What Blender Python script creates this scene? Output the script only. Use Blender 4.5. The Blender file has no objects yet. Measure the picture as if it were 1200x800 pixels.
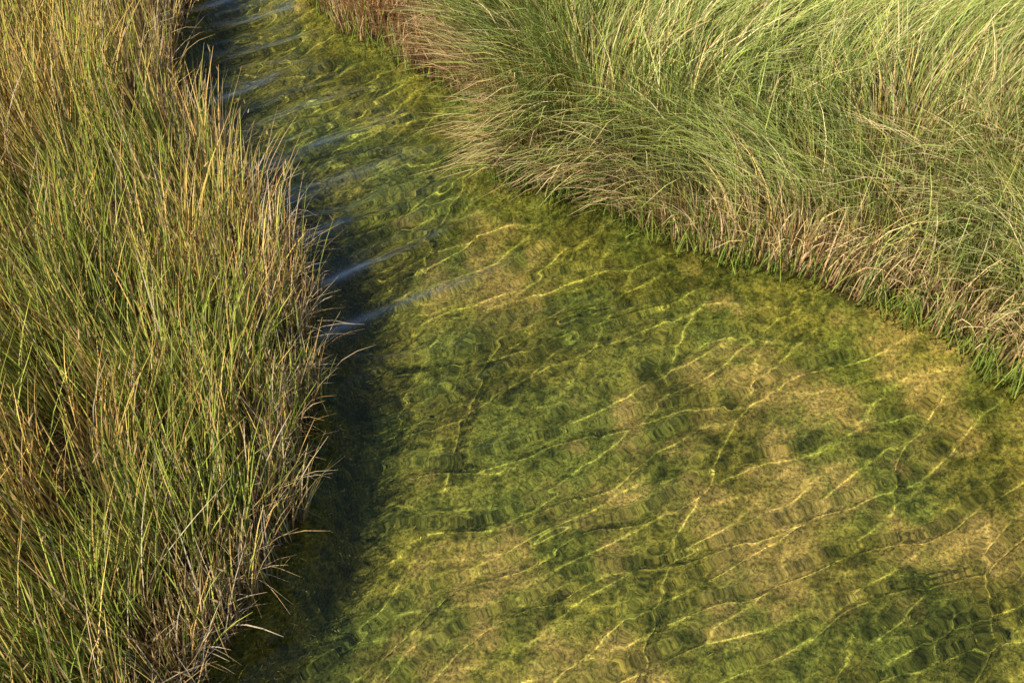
import bpy, math, numpy as np
from mathutils import Vector
rng = np.random.default_rng(7)
sc = bpy.context.scene
sc.view_settings.view_transform = 'Standard'
sc.view_settings.look = 'None'
sc.view_settings.exposure = 0

# ---------------------------------------------------------------- noise
def _hash(ix, iy, seed):
    n = (ix.astype(np.int64)*374761393 + iy.astype(np.int64)*668265263 + seed*974634777) & 0x7fffffff
    n = ((n ^ (n >> 13))*1274126177) & 0x7fffffff
    n = (n ^ (n >> 16)) & 0xffff
    return n/65535.0
def vnoise(x, y, seed=0):
    ix = np.floor(x); iy = np.floor(y)
    fx = x-ix; fy = y-iy
    fx = fx*fx*fx*(fx*(fx*6-15)+10); fy = fy*fy*fy*(fy*(fy*6-15)+10)
    a = _hash(ix, iy, seed); b = _hash(ix+1, iy, seed)
    c = _hash(ix, iy+1, seed); d = _hash(ix+1, iy+1, seed)
    return (a*(1-fx)+b*fx)*(1-fy)+(c*(1-fx)+d*fx)*fy
def fbm(x, y, seed=0, octv=4):
    s = 0; a = 1; tot = 0
    for i in range(octv):
        s = s+a*vnoise(x*2**i+17.3*i, y*2**i-9.1*i, seed+i); tot += a; a *= .5
    return s/tot      # 0..1
def sstep(a, b, x):
    t = np.clip((x-a)/(b-a), 0, 1); return t*t*(3-2*t)
def mixc(a, b, t): return np.asarray(a)+(np.asarray(b)-np.asarray(a))*np.asarray(t)[:, None]

# ---------------------------------------------------------------- stream outline (metres)
L = np.array([(-3,-400),(-3.5,-10),(-3.3,-3),(-2.7,0),(-2.15,1.5),(-1.9,2.31),(-1.70,2.93),(-1.56,3.5),(-1.55,4.22),
     (-1.60,5.04),(-1.75,5.78),(-2.05,6.4),(-2.6,7.0),(-3.3,7.75),(-3.5,8.68),(-3.58,9.96),(-3.8,11.5),
     (-4.4,14),(-5.2,18),(-5,400)], float)
R = np.array([(6,-400),(6,-10),(6,-3),(5.7,1),(5.1,2.8),(4.4,3.8),(3.86,4.53),(3.71,4.78),(3.5,5.08),(3.17,5.35),
     (2.81,5.59),(2.15,5.88),(1.66,6.02),(1.04,6.42),(.74,6.76),(.39,6.84),(-.06,6.96),(-.16,7.45),(-.34,8.10),
     (-.93,8.70),(-1.72,9.35),(-2.2,10.0),(-2.5,10.8),(-2.8,12),(-3.2,14),(-3.9,18),(-3.4,400)], float)
def segdist(x, y, P):
    best = np.full(x.shape, 1e9)
    for (ax, ay), (bx, by) in zip(P[:-1], P[1:]):
        dx, dy = bx-ax, by-ay
        t = np.clip(((x-ax)*dx+(y-ay)*dy)/(dx*dx+dy*dy), 0, 1)
        best = np.minimum(best, (x-ax-t*dx)**2+(y-ay-t*dy)**2)
    return np.sqrt(best)
def dists(x, y):
    dl = segdist(x, y, L)*np.where(x > np.interp(y, L[:,1], L[:,0]), 1, -1)
    dr = segdist(x, y, R)*np.where(x < np.interp(y, R[:,1], R[:,0]), 1, -1)
    w = (fbm(x*2.2, y*2.2, 5, 3)-.5)*.32
    return dl+w, dr+w
def lumps(x, y):
    wx = x+.12*(vnoise(x*5, y*5, 301)-.5); wy = y+.12*(vnoise(x*5, y*5, 302)-.5)
    a = 1-np.abs(2*vnoise(wx*8, wy*8, 303)-1); b = 1-np.abs(2*vnoise(wx*17, wy*17, 304)-1)
    c = vnoise(wx*34, wy*34, 305)
    return .34*a+.36*b+.30*c
def sand_amount(x, y, dl, dr):
    s = fbm(x*1.2+3, y*1.2, 311, 4)+.45*(fbm(x*4.5, y*4.5, 315, 4)-.5)
    s = s+.34*np.exp(-(((x-2.4)/1.2)**2+((y-5.0)/.55)**2))+.12*np.exp(-(((x-1.2)/1.5)**2+((y-4.0)/.8)**2))+.20*np.exp(-(((x+.4)/.5)**2+((y-2.6)/.8)**2))
    s = s-.30*(1-sstep(.3, 1.3, dl))-.10*sstep(5.4, 6.2, y+.3*x)*(x < 1.2)
    return sstep(.51, .82, s)*(.45+.55*sstep(.3, .6, fbm(x*9, y*9, 317, 3)))
def ground_h(x, y):
    dl, dr = dists(x, y)
    d = np.minimum(dl, dr)
    depth = (.40+.20*np.exp(-((dl-.5)/.4)**2))*sstep(0, .5, dl)*sstep(-.05, .9, dr)
    shelf = np.exp(-(((x-2.7)/1.5)**2+((y-4.6)/.9)**2))
    depth = depth*(1-.25*shelf)
    sa = sand_amount(x, y, dl, dr)
    bed = -.03-depth + (fbm(x*1.6, y*1.6, 21, 4)-.5)*.10*sstep(0,.6,d)+lumps(x, y)*.022*(1-.8*sa)*sstep(.05,.5,d)
    bank = .02+.13*sstep(0, .5, -d)+(fbm(x*1.3, y*1.3, 31, 4)-.5)*.12*sstep(0,.6,-d)
    s = sstep(-.08, .06, d)
    return bank*(1-s)+bed*s
def ground_col(x, y):
    dl, dr = dists(x, y); d = np.minimum(dl, dr)
    sa = sand_amount(x, y, dl, dr); lp = lumps(x, y)
    hue = fbm(x*1.8, y*1.8, 321, 3)
    dpatch = sstep(.46, .66, fbm(x*1.7+9, y*1.7, 325, 4))
    dark = mixc((.080, .098, .026), (.12, .118, .026), hue)
    lite = mixc((.27, .285, .058), (.40, .34, .068), sstep(.3, .7, hue))
    alg = (dark+(lite-dark)*sstep(.32, .8, lp)[:, None])*(1.1-.35*dpatch)[:, None]
    snd = mixc((.54, .37, .11), (.78, .53, .19), fbm(x*6, y*6, 331, 3))
    c = alg+(snd-alg)*(sa*.85)[:, None]
    mud_shade = (1-sstep(.25, .9, dl))*.7  # dark mud by the left bank, also widening its shadow strip in colour
    c = c*(1-mud_shade)[:, None]+np.array((.028, .046, .018))*mud_shade[:, None]
    soil = mixc((.05, .036, .016), (.16, .11, .05), fbm(x*5, y*5, 341, 3))
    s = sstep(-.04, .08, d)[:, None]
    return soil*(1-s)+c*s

# ---------------------------------------------------------------- helpers
def grid_mesh(name, xs, ys, hf, keep=None, cf=None):
    X, Y = np.meshgrid(xs, ys)
    x = X.ravel(); y = Y.ravel()
    ch = range(0, len(x), 100000)
    z = np.concatenate([hf(x[i:i+100000], y[i:i+100000]) for i in ch])
    col = np.concatenate([cf(x[i:i+100000], y[i:i+100000]) for i in ch]) if cf else None
    nx, ny = len(xs), len(ys)
    i = np.arange(nx-1)[None, :]+np.arange(ny-1)[:, None]*nx
    q = np.stack([i, i+1, i+1+nx, i+nx], -1).reshape(-1, 4)
    if keep is not None:
        cx = x[q].mean(1); cy = y[q].mean(1)
        q = q[keep(cx, cy)]
        used, inv = np.unique(q.ravel(), return_inverse=True)
        q = inv.reshape(-1, 4); x = x[used]; y = y[used]; z = z[used]
        if col is not None: col = col[used]
    return mesh_from(name, np.stack([x, y, z], 1), q, True, col)
def mesh_from(name, co, q, smooth=False, col=None):
    me = bpy.data.meshes.new(name)
    n = q.shape[1]
    me.vertices.add(len(co)); me.vertices.foreach_set('co', co.astype(np.float32).ravel())
    me.loops.add(q.size); me.loops.foreach_set('vertex_index', q.astype(np.int32).ravel())
    me.polygons.add(len(q))
    me.polygons.foreach_set('loop_start', (np.arange(len(q))*n).astype(np.int32))
    me.update(calc_edges=True)
    if smooth:
        me.polygons.foreach_set('use_smooth', np.ones(len(q), bool))
    if col is not None:
        a = me.attributes.new('tint', 'FLOAT_COLOR', 'POINT')
        c4 = np.ones((len(co), 4), np.float32); c4[:, :3] = col
        a.data.foreach_set('color', c4.ravel())
    ob = bpy.data.objects.new(name, me)
    sc.collection.objects.link(ob)
    return ob
def new_mat(name):
    m = bpy.data.materials.new(name); m.use_nodes = True
    nt = m.node_tree; nt.nodes.clear()
    return m, nt, nt.nodes, nt.links
def noise_node(N, Lk, vec, scale, detail=4, rough=.55, dist=0):
    n = N.new('ShaderNodeTexNoise'); n.inputs['Scale'].default_value = scale
    n.inputs['Detail'].default_value = detail; n.inputs['Roughness'].default_value = rough
    n.inputs['Distortion'].default_value = dist
    Lk.new(vec, n.inputs['Vector']); return n.outputs['Fac']
def ramp(N, Lk, fac, stops):
    r = N.new('ShaderNodeValToRGB'); e = r.color_ramp.elements
    e[0].position, e[0].color = stops[0][0], (*stops[0][1], 1)
    e[1].position, e[1].color = stops[-1][0], (*stops[-1][1], 1)
    for p, c in stops[1:-1]:
        k = e.new(p); k.color = (*c, 1)
    Lk.new(fac, r.inputs[0]); return r.outputs[0]
def mix(N, Lk, f, a, b, mode='MIX'):
    m = N.new('ShaderNodeMix'); m.data_type = 'RGBA'; m.blend_type = mode
    for s, v in ((0, f), (6, a), (7, b)):
        if isinstance(v, (int, float)): m.inputs[s].default_value = v
        elif isinstance(v, tuple): m.inputs[s].default_value = (*v, 1)
        else: Lk.new(v, m.inputs[s])
    return m.outputs[2]

# ---------------------------------------------------------------- ground
def axis(a, b, step, far):
    core = list(np.arange(a, b+1e-6, step))
    lo, hi = [], []
    s = step; p = a
    while p > -far: s *= 1.35; p -= s; lo.append(p)
    s = step; p = b
    while p < far: s *= 1.35; p += s; hi.append(p)
    return np.array(lo[::-1]+core+hi)
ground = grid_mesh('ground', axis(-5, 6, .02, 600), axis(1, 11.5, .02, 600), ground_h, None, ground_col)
m, nt, N, K = new_mat('bed_and_soil')
out = N.new('ShaderNodeOutputMaterial'); pb = N.new('ShaderNodeBsdfDiffuse')
geo = N.new('ShaderNodeNewGeometry'); P = geo.outputs['Position']
at = N.new('ShaderNodeAttribute'); at.attribute_name = 'tint'
n3 = noise_node(N, K, P, 38, 6, .78)
vr = ramp(N, K, n3, [(.38, (.26, .33, .32)), (.5, (.9, .9, .9)), (.62, (1.7, 1.6, 1.3))])
K.new(mix(N, K, 1.0, at.outputs['Color'], vr, 'MULTIPLY'), pb.inputs['Color'])
b1 = N.new('ShaderNodeBump'); b1.inputs['Distance'].default_value = .02; b1.inputs['Strength'].default_value = .6; K.new(n3, b1.inputs['Height'])
K.new(b1.outputs[0], pb.inputs['Normal']); K.new(pb.outputs[0], out.inputs[0])
ground.data.materials.append(m)

# ---------------------------------------------------------------- water surface with real ripples
# (crest bearing deg, spacing, crest sharpness, height)
trains = [(27, .46, 4.0, .0088), (38, .33, 3.2, .0048), (16, .56, 6.0, .0086), (62, .62, 7.5, .0066), (22, .27, 2.2, .0020),
          (-4, .46, 4.5, .0026)]
def upstream(x, y): return sstep(4.9, 6.6, y-.45*x)
def up_phase(x, y):
    a = math.radians(31+90); w = .35*(fbm(x*.8, y*.8, 401, 3)-.5)
    return 2*math.pi/.56*((x+w)*math.cos(a)+(y+w)*math.sin(a))
def water_h(x, y):
    h = 0*x
    up = upstream(x, y)
    for j, (brg, sp, kp, A) in enumerate(trains):
        a = math.radians(brg+90)
        wx = x+.55*(fbm(x*.8, y*.8, 71+5*j, 2)-.5); wy = y+.55*(fbm(x*.8, y*.8, 81+5*j, 2)-.5)
        ca, sa = math.cos(math.radians(brg)), math.sin(math.radians(brg))
        u = wx*ca+wy*sa
        env = sstep(.2, .7, vnoise(u*.7+j*3.1, (wx*sa-wy*ca)*1.5-j*5.7, 90+j))*1.3+.15
        ph = 2*math.pi/sp*(wx*math.cos(a)+wy*math.sin(a))
        h = h+A*env*np.exp((np.cos(ph)-1)*kp)
    h = h+up*.03*np.exp((np.cos(up_phase(x, y))-1)*2.5)*(.25+1.2*sstep(.35,.65,vnoise(x*1.3, y*1.3, 405)))
    return h
def sky_sheen(x, y):
    """painted sky-reflection streaks: mask for extra gloss along the upstream waves"""
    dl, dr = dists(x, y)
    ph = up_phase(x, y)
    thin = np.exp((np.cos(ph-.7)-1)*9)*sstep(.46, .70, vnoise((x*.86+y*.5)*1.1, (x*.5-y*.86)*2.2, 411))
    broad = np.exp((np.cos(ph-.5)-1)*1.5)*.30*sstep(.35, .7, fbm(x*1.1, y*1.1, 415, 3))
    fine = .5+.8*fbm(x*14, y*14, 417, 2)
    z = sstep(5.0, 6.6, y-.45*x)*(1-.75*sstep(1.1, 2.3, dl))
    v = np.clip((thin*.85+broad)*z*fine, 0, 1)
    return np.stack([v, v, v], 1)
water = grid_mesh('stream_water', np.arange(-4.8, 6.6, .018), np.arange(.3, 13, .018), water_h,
                  keep=lambda x, y: np.minimum(*dists(x, y)) > -.3, cf=sky_sheen)
m, nt, N, K = new_mat('clear_water')
out = N.new('ShaderNodeOutputMaterial'); pb = N.new('ShaderNodeBsdfPrincipled')
pb.inputs['Base Color'].default_value = (.92, .98, .82, 1); pb.inputs['Roughness'].default_value = 0
pb.inputs['IOR'].default_value = 1.33; pb.inputs['Transmission Weight'].default_value = 1
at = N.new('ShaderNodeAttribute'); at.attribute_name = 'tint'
gl = N.new('ShaderNodeBsdfGlossy'); gl.inputs['Roughness'].default_value = .25  # added gloss layer, masked to paint sky streaks on the water
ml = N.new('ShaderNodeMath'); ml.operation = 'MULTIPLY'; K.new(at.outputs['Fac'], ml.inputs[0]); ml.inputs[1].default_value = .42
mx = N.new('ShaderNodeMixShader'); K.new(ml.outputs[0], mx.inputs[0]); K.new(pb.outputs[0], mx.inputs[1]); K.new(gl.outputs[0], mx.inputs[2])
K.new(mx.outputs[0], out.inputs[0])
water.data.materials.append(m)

# ---------------------------------------------------------------- blades
def blades(base, h, lean, sag, bend, w, phi, croot, cmid, ctip, LV=5):
    T = np.linspace(0, 1, LV)
    WP = np.interp(T, [0, .25, .5, .75, 1], [1, 1, .9, .7, .15])
    n = len(h)
    t = T[None, :]
    hor = (bend[:, None]*t+(1-bend[:, None])*t*t)*h[:, None]
    co = np.zeros((n, LV, 2, 3), np.float32)
    cx = base[:, 0:1]+lean[:, 0:1]*hor
    cy = base[:, 1:2]+lean[:, 1:2]*hor
    cz = base[:, 2:3]+h[:, None]*(t-sag[:, None]*t*t)
    sx = (np.cos(phi)*w*.5)[:, None]*WP; sy = (np.sin(phi)*w*.5)[:, None]*WP
    co[:, :, 0, 0] = cx-sx; co[:, :, 1, 0] = cx+sx
    co[:, :, 0, 1] = cy-sy; co[:, :, 1, 1] = cy+sy
    co[:, :, 0, 2] = cz; co[:, :, 1, 2] = cz
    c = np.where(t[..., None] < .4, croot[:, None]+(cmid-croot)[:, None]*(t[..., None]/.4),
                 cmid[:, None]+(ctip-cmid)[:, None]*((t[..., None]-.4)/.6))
    col = np.repeat(c[:, :, None, :], 2, 2).astype(np.float32)
    tip = np.stack([cx[:, -1], cy[:, -1], cz[:, -1]], 1)
    i = (np.arange(n)*LV*2)[:, None]+(np.arange(LV-1)*2)[None, :]
    q = np.stack([i, i+1, i+3, i+2], -1).reshape(-1, 4)
    return co.reshape(-1, 3), q, col.reshape(-1, 3), tip
def join(parts):
    off = 0; C = []; Q = []; D = []
    for p in parts:
        C.append(p[0]); Q.append(p[1]+off); D.append(p[2]); off += len(p[0])
    return np.concatenate(C), np.concatenate(Q), np.concatenate(D)

def scatter(side, dens_fn, box, nmax):
    x = rng.uniform(box[0], box[1], nmax); y = rng.uniform(box[2], box[3], nmax)
    dl, dr = dists(x, y)
    d = -(dl if side == 'L' else dr)
    k = (d > -.05) & (rng.random(nmax) < dens_fn(x, y, d))
    return x[k], y[k], d[k]

GREEN = (.15, .22, .038); GREEN2 = (.38, .45, .08); BLUEG = (.46, .54, .19)
GOLD = (.70, .51, .13); RUST = (.50, .30, .10); STRAW = (.84, .67, .35); GREY = (.50, .41, .26)

def left_bed():
    def dens(x, y, d):
        vis = ((x > -6) & (y > .8) & (y < 11.5))*1.0
        clump = .2+.8*sstep(.35, .6, fbm(x*5, y*5, 41, 2))
        return clump*np.where(vis > 0, 1, .2)
    x, y, d = scatter('L', dens, (-9, -1.2, -.5, 13.5), 132000)
    n = len(x)
    patch = fbm(x*.9, y*.9, 51, 4); p2 = fbm(x*2.6, y*2.6, 57, 3)
    gold = np.clip(sstep(.37, .60, patch+.4*(p2-.5))+.2*sstep(1.2, 2.8, d), 0, 1)
    edge = 1-sstep(.0, .38, d)
    h = (.74+.68*fbm(x*2.2, y*2.2, 61, 3))*rng.uniform(.45, 1.12, n)*(1-.28*edge)
    ang = rng.normal(math.radians(20), 1.8, n); mag = np.abs(rng.normal(0, .19, n))+.03
    fl = (fbm(x*1.1, y*1.1, 63, 3)-.5); fl2 = fbm(x*3.4, y*3.4, 67, 2)-.5
    lean = np.stack([np.cos(ang)*mag-.02+.35*fl+.45*fl2+.06*edge*rng.random(n), np.sin(ang)*mag+.05+.45*fl2], 1)
    r = rng.random(n)
    kind = np.where(r < .18+.50*gold, 1, 0)
    kind = np.where(rng.random(n) < .10+.36*edge, 2, kind)
    cmid = np.where((kind == 0)[:, None], mixc(GREEN, GREEN2, rng.random(n)), np.where((kind == 1)[:, None], mixc(GOLD, RUST, rng.random(n)**1.1), mixc(GREY, RUST, rng.random(n))))
    cmid = cmid*rng.uniform(.34, 1.5, n)[:, None]
    ctip = np.where((kind == 0)[:, None], cmid*np.array([1.4, 1.15, 1.1]), cmid*1.1)
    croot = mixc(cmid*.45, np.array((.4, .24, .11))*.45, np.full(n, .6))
    base = np.stack([x, y, ground_h(x, y)-.02], 1)
    parts = [blades(base, h, lean, rng.uniform(0, .14, n), rng.uniform(.3, .8, n), rng.uniform(.0055, .011, n), rng.uniform(0, 6.28, n), croot, cmid, ctip)]
    s = rng.random(n) < .25
    tip = parts[0][3][s]; k = s.sum()
    b = tip-np.stack([lean[s, 0]*.06, lean[s, 1]*.06, np.full(k, .05)], 1)
    hc = mixc((.22, .12, .05), (.60, .42, .2), rng.random(k))
    parts.append(blades(b, rng.uniform(.03, .07, k), rng.normal(0, .35, (k, 2)), np.zeros(k), np.full(k, .8), rng.uniform(.008, .014, k), rng.uniform(0, 6.28, k), hc, hc, hc*.8, 3))
    k2 = 1500
    yy = rng.uniform(1, 11, k2); xx = np.interp(yy, L[:, 1], L[:, 0])+rng.normal(-.14, .12, k2)
    a = rng.normal(0.1, 1.0, k2); mg = rng.uniform(.1, .8, k2)
    g = mixc(GREY, RUST, rng.random(k2))*rng.uniform(.4, 1.2, k2)[:, None]
    parts.append(blades(np.stack([xx, yy, np.maximum(ground_h(xx, yy), -.1)], 1), rng.uniform(.3, .85, k2), np.stack([np.cos(a)*mg, np.sin(a)*mg], 1),
                 rng.uniform(.1, .7, k2), rng.uniform(.2, .8, k2), rng.uniform(.005, .009, k2), rng.uniform(0, 6.28, k2), g*.6, g, g*1.1))
    # a few pale broken stems reaching out over the shaded water
    k3 = 26
    yy = rng.uniform(2.4, 7.4, k3); xx = np.interp(yy, L[:, 1], L[:, 0])-rng.uniform(.0, .15, k3)
    a = rng.normal(.1, .5, k3); mg = rng.uniform(.5, 1.1, k3); g = np.tile((.70, .56, .36), (k3, 1))*rng.uniform(.6, 1.1, k3)[:, None]
    parts.append(blades(np.stack([xx, yy, np.full(k3, .05)], 1), rng.uniform(.3, .6, k3), np.stack([np.cos(a)*mg, np.sin(a)*mg], 1),
                 rng.uniform(.3, .9, k3), rng.uniform(.4, .8, k3), rng.uniform(.007, .012, k3), rng.uniform(0, 6.28, k3), g*.7, g, g))
    return join(parts)

def right_bed():
    def dens(x, y, d):
        vis = ((x < 6.5) & (y < 12))*1.0
        clump = .35+.65*sstep(.35, .6, fbm(x*5, y*5, 141, 2))
        clump = clump+.5*(1-sstep(.1, .5, d))
        return clump*np.where(vis > 0, 1, .2)
    x, y, d = scatter('R', dens, (-3.2, 10, 1, 14), 180000)
    n = len(x)
    patch = fbm(x*.8, y*.8, 151, 4); p2 = fbm(x*2.4, y*2.4, 157, 3)
    edge = 1-sstep(.0, .50, d)
    far = sstep(.1, -1.0, x)
    h = (1.0+.6*fbm(x*1.4, y*1.4, 161, 3))*rng.uniform(.6, 1.12, n)*(1-.2*edge)*(1-.3*far)
    cx, cy = 1.5, 8.9
    rx, ry = x-cx, y-cy; rr = np.sqrt(rx*rx+ry*ry)+.3
    lobe = np.exp(-((x-.45)/.95)**2-((y-7.5)/1.1)**2)
    back = sstep(6.5, 9.0, y)*sstep(-.5, 2, x)
    n1 = fbm(x*.9, y*.9, 171, 3)-.5; n2 = fbm(x*.9, y*.9, 181, 3)-.5; n3 = fbm(x*3.2, y*3.2, 185, 2)-.5
    fx = lobe*rx/rr*.75+back*.55-.34*(1-back)*(1-lobe)*(1-far)+n1*1.0+n3*.45
    fy = lobe*ry/rr*.60+back*.05+(1-back)*(-.24)+n2*.8-n3*.3
    lean = np.stack([fx+rng.normal(0, .15, n), fy+rng.normal(0, .15, n)], 1)
    mg = np.sqrt((lean**2).sum(1))
    r = rng.random(n)
    tan = np.clip(.15+.60*edge+.65*far+.30*sstep(.50, .66, patch+.3*(p2-.5)), 0, .93)
    kind = r < tan
    cg = mixc(GREEN2, BLUEG, np.clip(rng.random(n)*1.0+.3*(patch-.3), 0, 1))
    cg = mixc(cg, np.array(GREEN)*1.2+0*cg, rng.random(n)**2)
    cd = mixc(STRAW, GOLD, rng.random(n)**1.4)
    cd = mixc(cd, np.array((.74, .47, .23))+0*cd, np.clip(.7*far+.5*edge, 0, 1))
    cmid = np.where(kind[:, None], cd, cg)*rng.uniform(.45, 1.5, n)[:, None]
    ctip = np.where(kind[:, None], cmid, cmid*np.array([1.3, 1.15, 1.1]))
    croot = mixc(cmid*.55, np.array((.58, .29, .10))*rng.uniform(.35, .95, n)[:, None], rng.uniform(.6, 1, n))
    base = np.stack([x, y, ground_h(x, y)-.02], 1)
    parts = [blades(base, h, lean, np.clip(rng.uniform(.05, .22, n)+.18*mg, 0, .7), rng.uniform(0, .35, n), rng.uniform(.0055, .0105, n), rng.uniform(0, 6.28, n), croot, cmid, ctip)]
    k = 1300
    tpar = rng.uniform(6, 21, k); i0 = tpar.astype(int); f = tpar-i0
    ex = R[i0, 0]*(1-f)+R[i0+1, 0]*f+rng.normal(-.02, .07, k); ey = R[i0, 1]*(1-f)+R[i0+1, 1]*f+rng.normal(-.04, .07, k)
    g = mixc(GREEN2, GREEN, rng.random(k))*rng.uniform(.5, 1.1, k)[:, None]
    parts.append(blades(np.stack([ex, ey, np.full(k, -.06)], 1), rng.uniform(.2, .6, k), rng.normal(0, .25, (k, 2)), rng.uniform(0, .2, k), rng.uniform(.3, .8, k), rng.uniform(.006, .010, k), rng.uniform(0, 6.28, k), g*.8, g, g*1.2))
    return join(parts)

def stem_material(name, up):
    m, nt, N, K = new_mat(name)
    out = N.new('ShaderNodeOutputMaterial'); pb = N.new('ShaderNodeBsdfDiffuse')
    at = N.new('ShaderNodeAttribute'); at.attribute_name = 'tint'
    geo = N.new('ShaderNodeNewGeometry')
    vm = N.new('ShaderNodeVectorMath'); vm.operation = 'MULTIPLY_ADD'      # soften the flat ribbon: round stems catch light from the sides and above
    K.new(geo.outputs['Normal'], vm.inputs[0]); vm.inputs[1].default_value = (.8, .8, .8); vm.inputs[2].default_value = (0, 0, up)
    vn = N.new('ShaderNodeVectorMath'); vn.operation = 'NORMALIZE'; K.new(vm.outputs[0], vn.inputs[0])
    K.new(at.outputs['Color'], pb.inputs['Color']); K.new(vn.outputs[0], pb.inputs['Normal'])
    K.new(pb.outputs[0], out.inputs[0])
    return m
reed_mat = stem_material('reed_stem', .7)
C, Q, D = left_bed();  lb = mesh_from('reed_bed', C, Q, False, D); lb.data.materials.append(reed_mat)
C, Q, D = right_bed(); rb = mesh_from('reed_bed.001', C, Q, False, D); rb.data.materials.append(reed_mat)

# ---------------------------------------------------------------- waterweed on the bed
def weed():
    nmax = 180000
    x = rng.uniform(-4, 5, nmax); y = rng.uniform(1.8, 10.6, nmax)
    dl, dr = dists(x, y); d = np.minimum(dl, dr)
    lp = lumps(x, y); sa = sand_amount(x, y, dl, dr)
    k = (d > .05) & (rng.random(nmax) < sstep(.40, .75, lp)*(1-.9*sa))
    x, y, lp = x[k], y[k], lp[k]; n = len(x)
    h = rng.uniform(.008, .024, n)
    g = mixc((.07, .085, .020), (.52, .46, .10), rng.random(n)**1.3)
    return join([blades(np.stack([x, y, ground_h(x, y)-.003], 1), h, rng.normal(0, .9, (n, 2))+np.array([.3, -.4]), rng.uniform(0, .4, n), rng.uniform(.2, .8, n),
                  rng.uniform(.005, .011, n), rng.uniform(0, 6.28, n), g*.6, g, g*1.2, 3)])
C, Q, D = weed(); wd = mesh_from('waterweed', C, Q, False, D); wd.data.materials.append(stem_material('weed_leaf', 1.0))

# ---------------------------------------------------------------- light
el = math.radians(53); az = math.radians(239)
S = Vector((math.sin(az)*math.cos(el), math.cos(az)*math.cos(el), math.sin(el)))
w = bpy.data.worlds.new('World'); sc.world = w; w.use_nodes = True
nt = w.node_tree; bg = nt.nodes['Background']
sky = nt.nodes.new('ShaderNodeTexSky'); sky.sky_type = 'NISHITA'; sky.sun_disc = False
sky.sun_elevation = el; sky.sun_rotation = az
nt.links.new(sky.outputs[0], bg.inputs[0]); bg.inputs[1].default_value = .13
sl = bpy.data.lights.new('sun', 'SUN'); sl.energy = 5.0; sl.angle = math.radians(.53); sl.color = (1, .94, .80)
so = bpy.data.objects.new('sun', sl); sc.collection.objects.link(so)
so.rotation_euler = (-S).to_track_quat('-Z', 'Y').to_euler()
sl.cycles.is_caustics_light = True
water.cycles.is_caustics_caster = True
for o in (ground, wd): o.cycles.is_caustics_receiver = True

# ---------------------------------------------------------------- camera
cam = bpy.data.cameras.new('camera'); cam.lens = 35; cam.sensor_width = 36; cam.clip_end = 3000
co = bpy.data.objects.new('camera', cam); sc.collection.objects.link(co)
co.location = (0, 0, 6); co.rotation_euler = (math.radians(40), 0, 0)
sc.camera = co
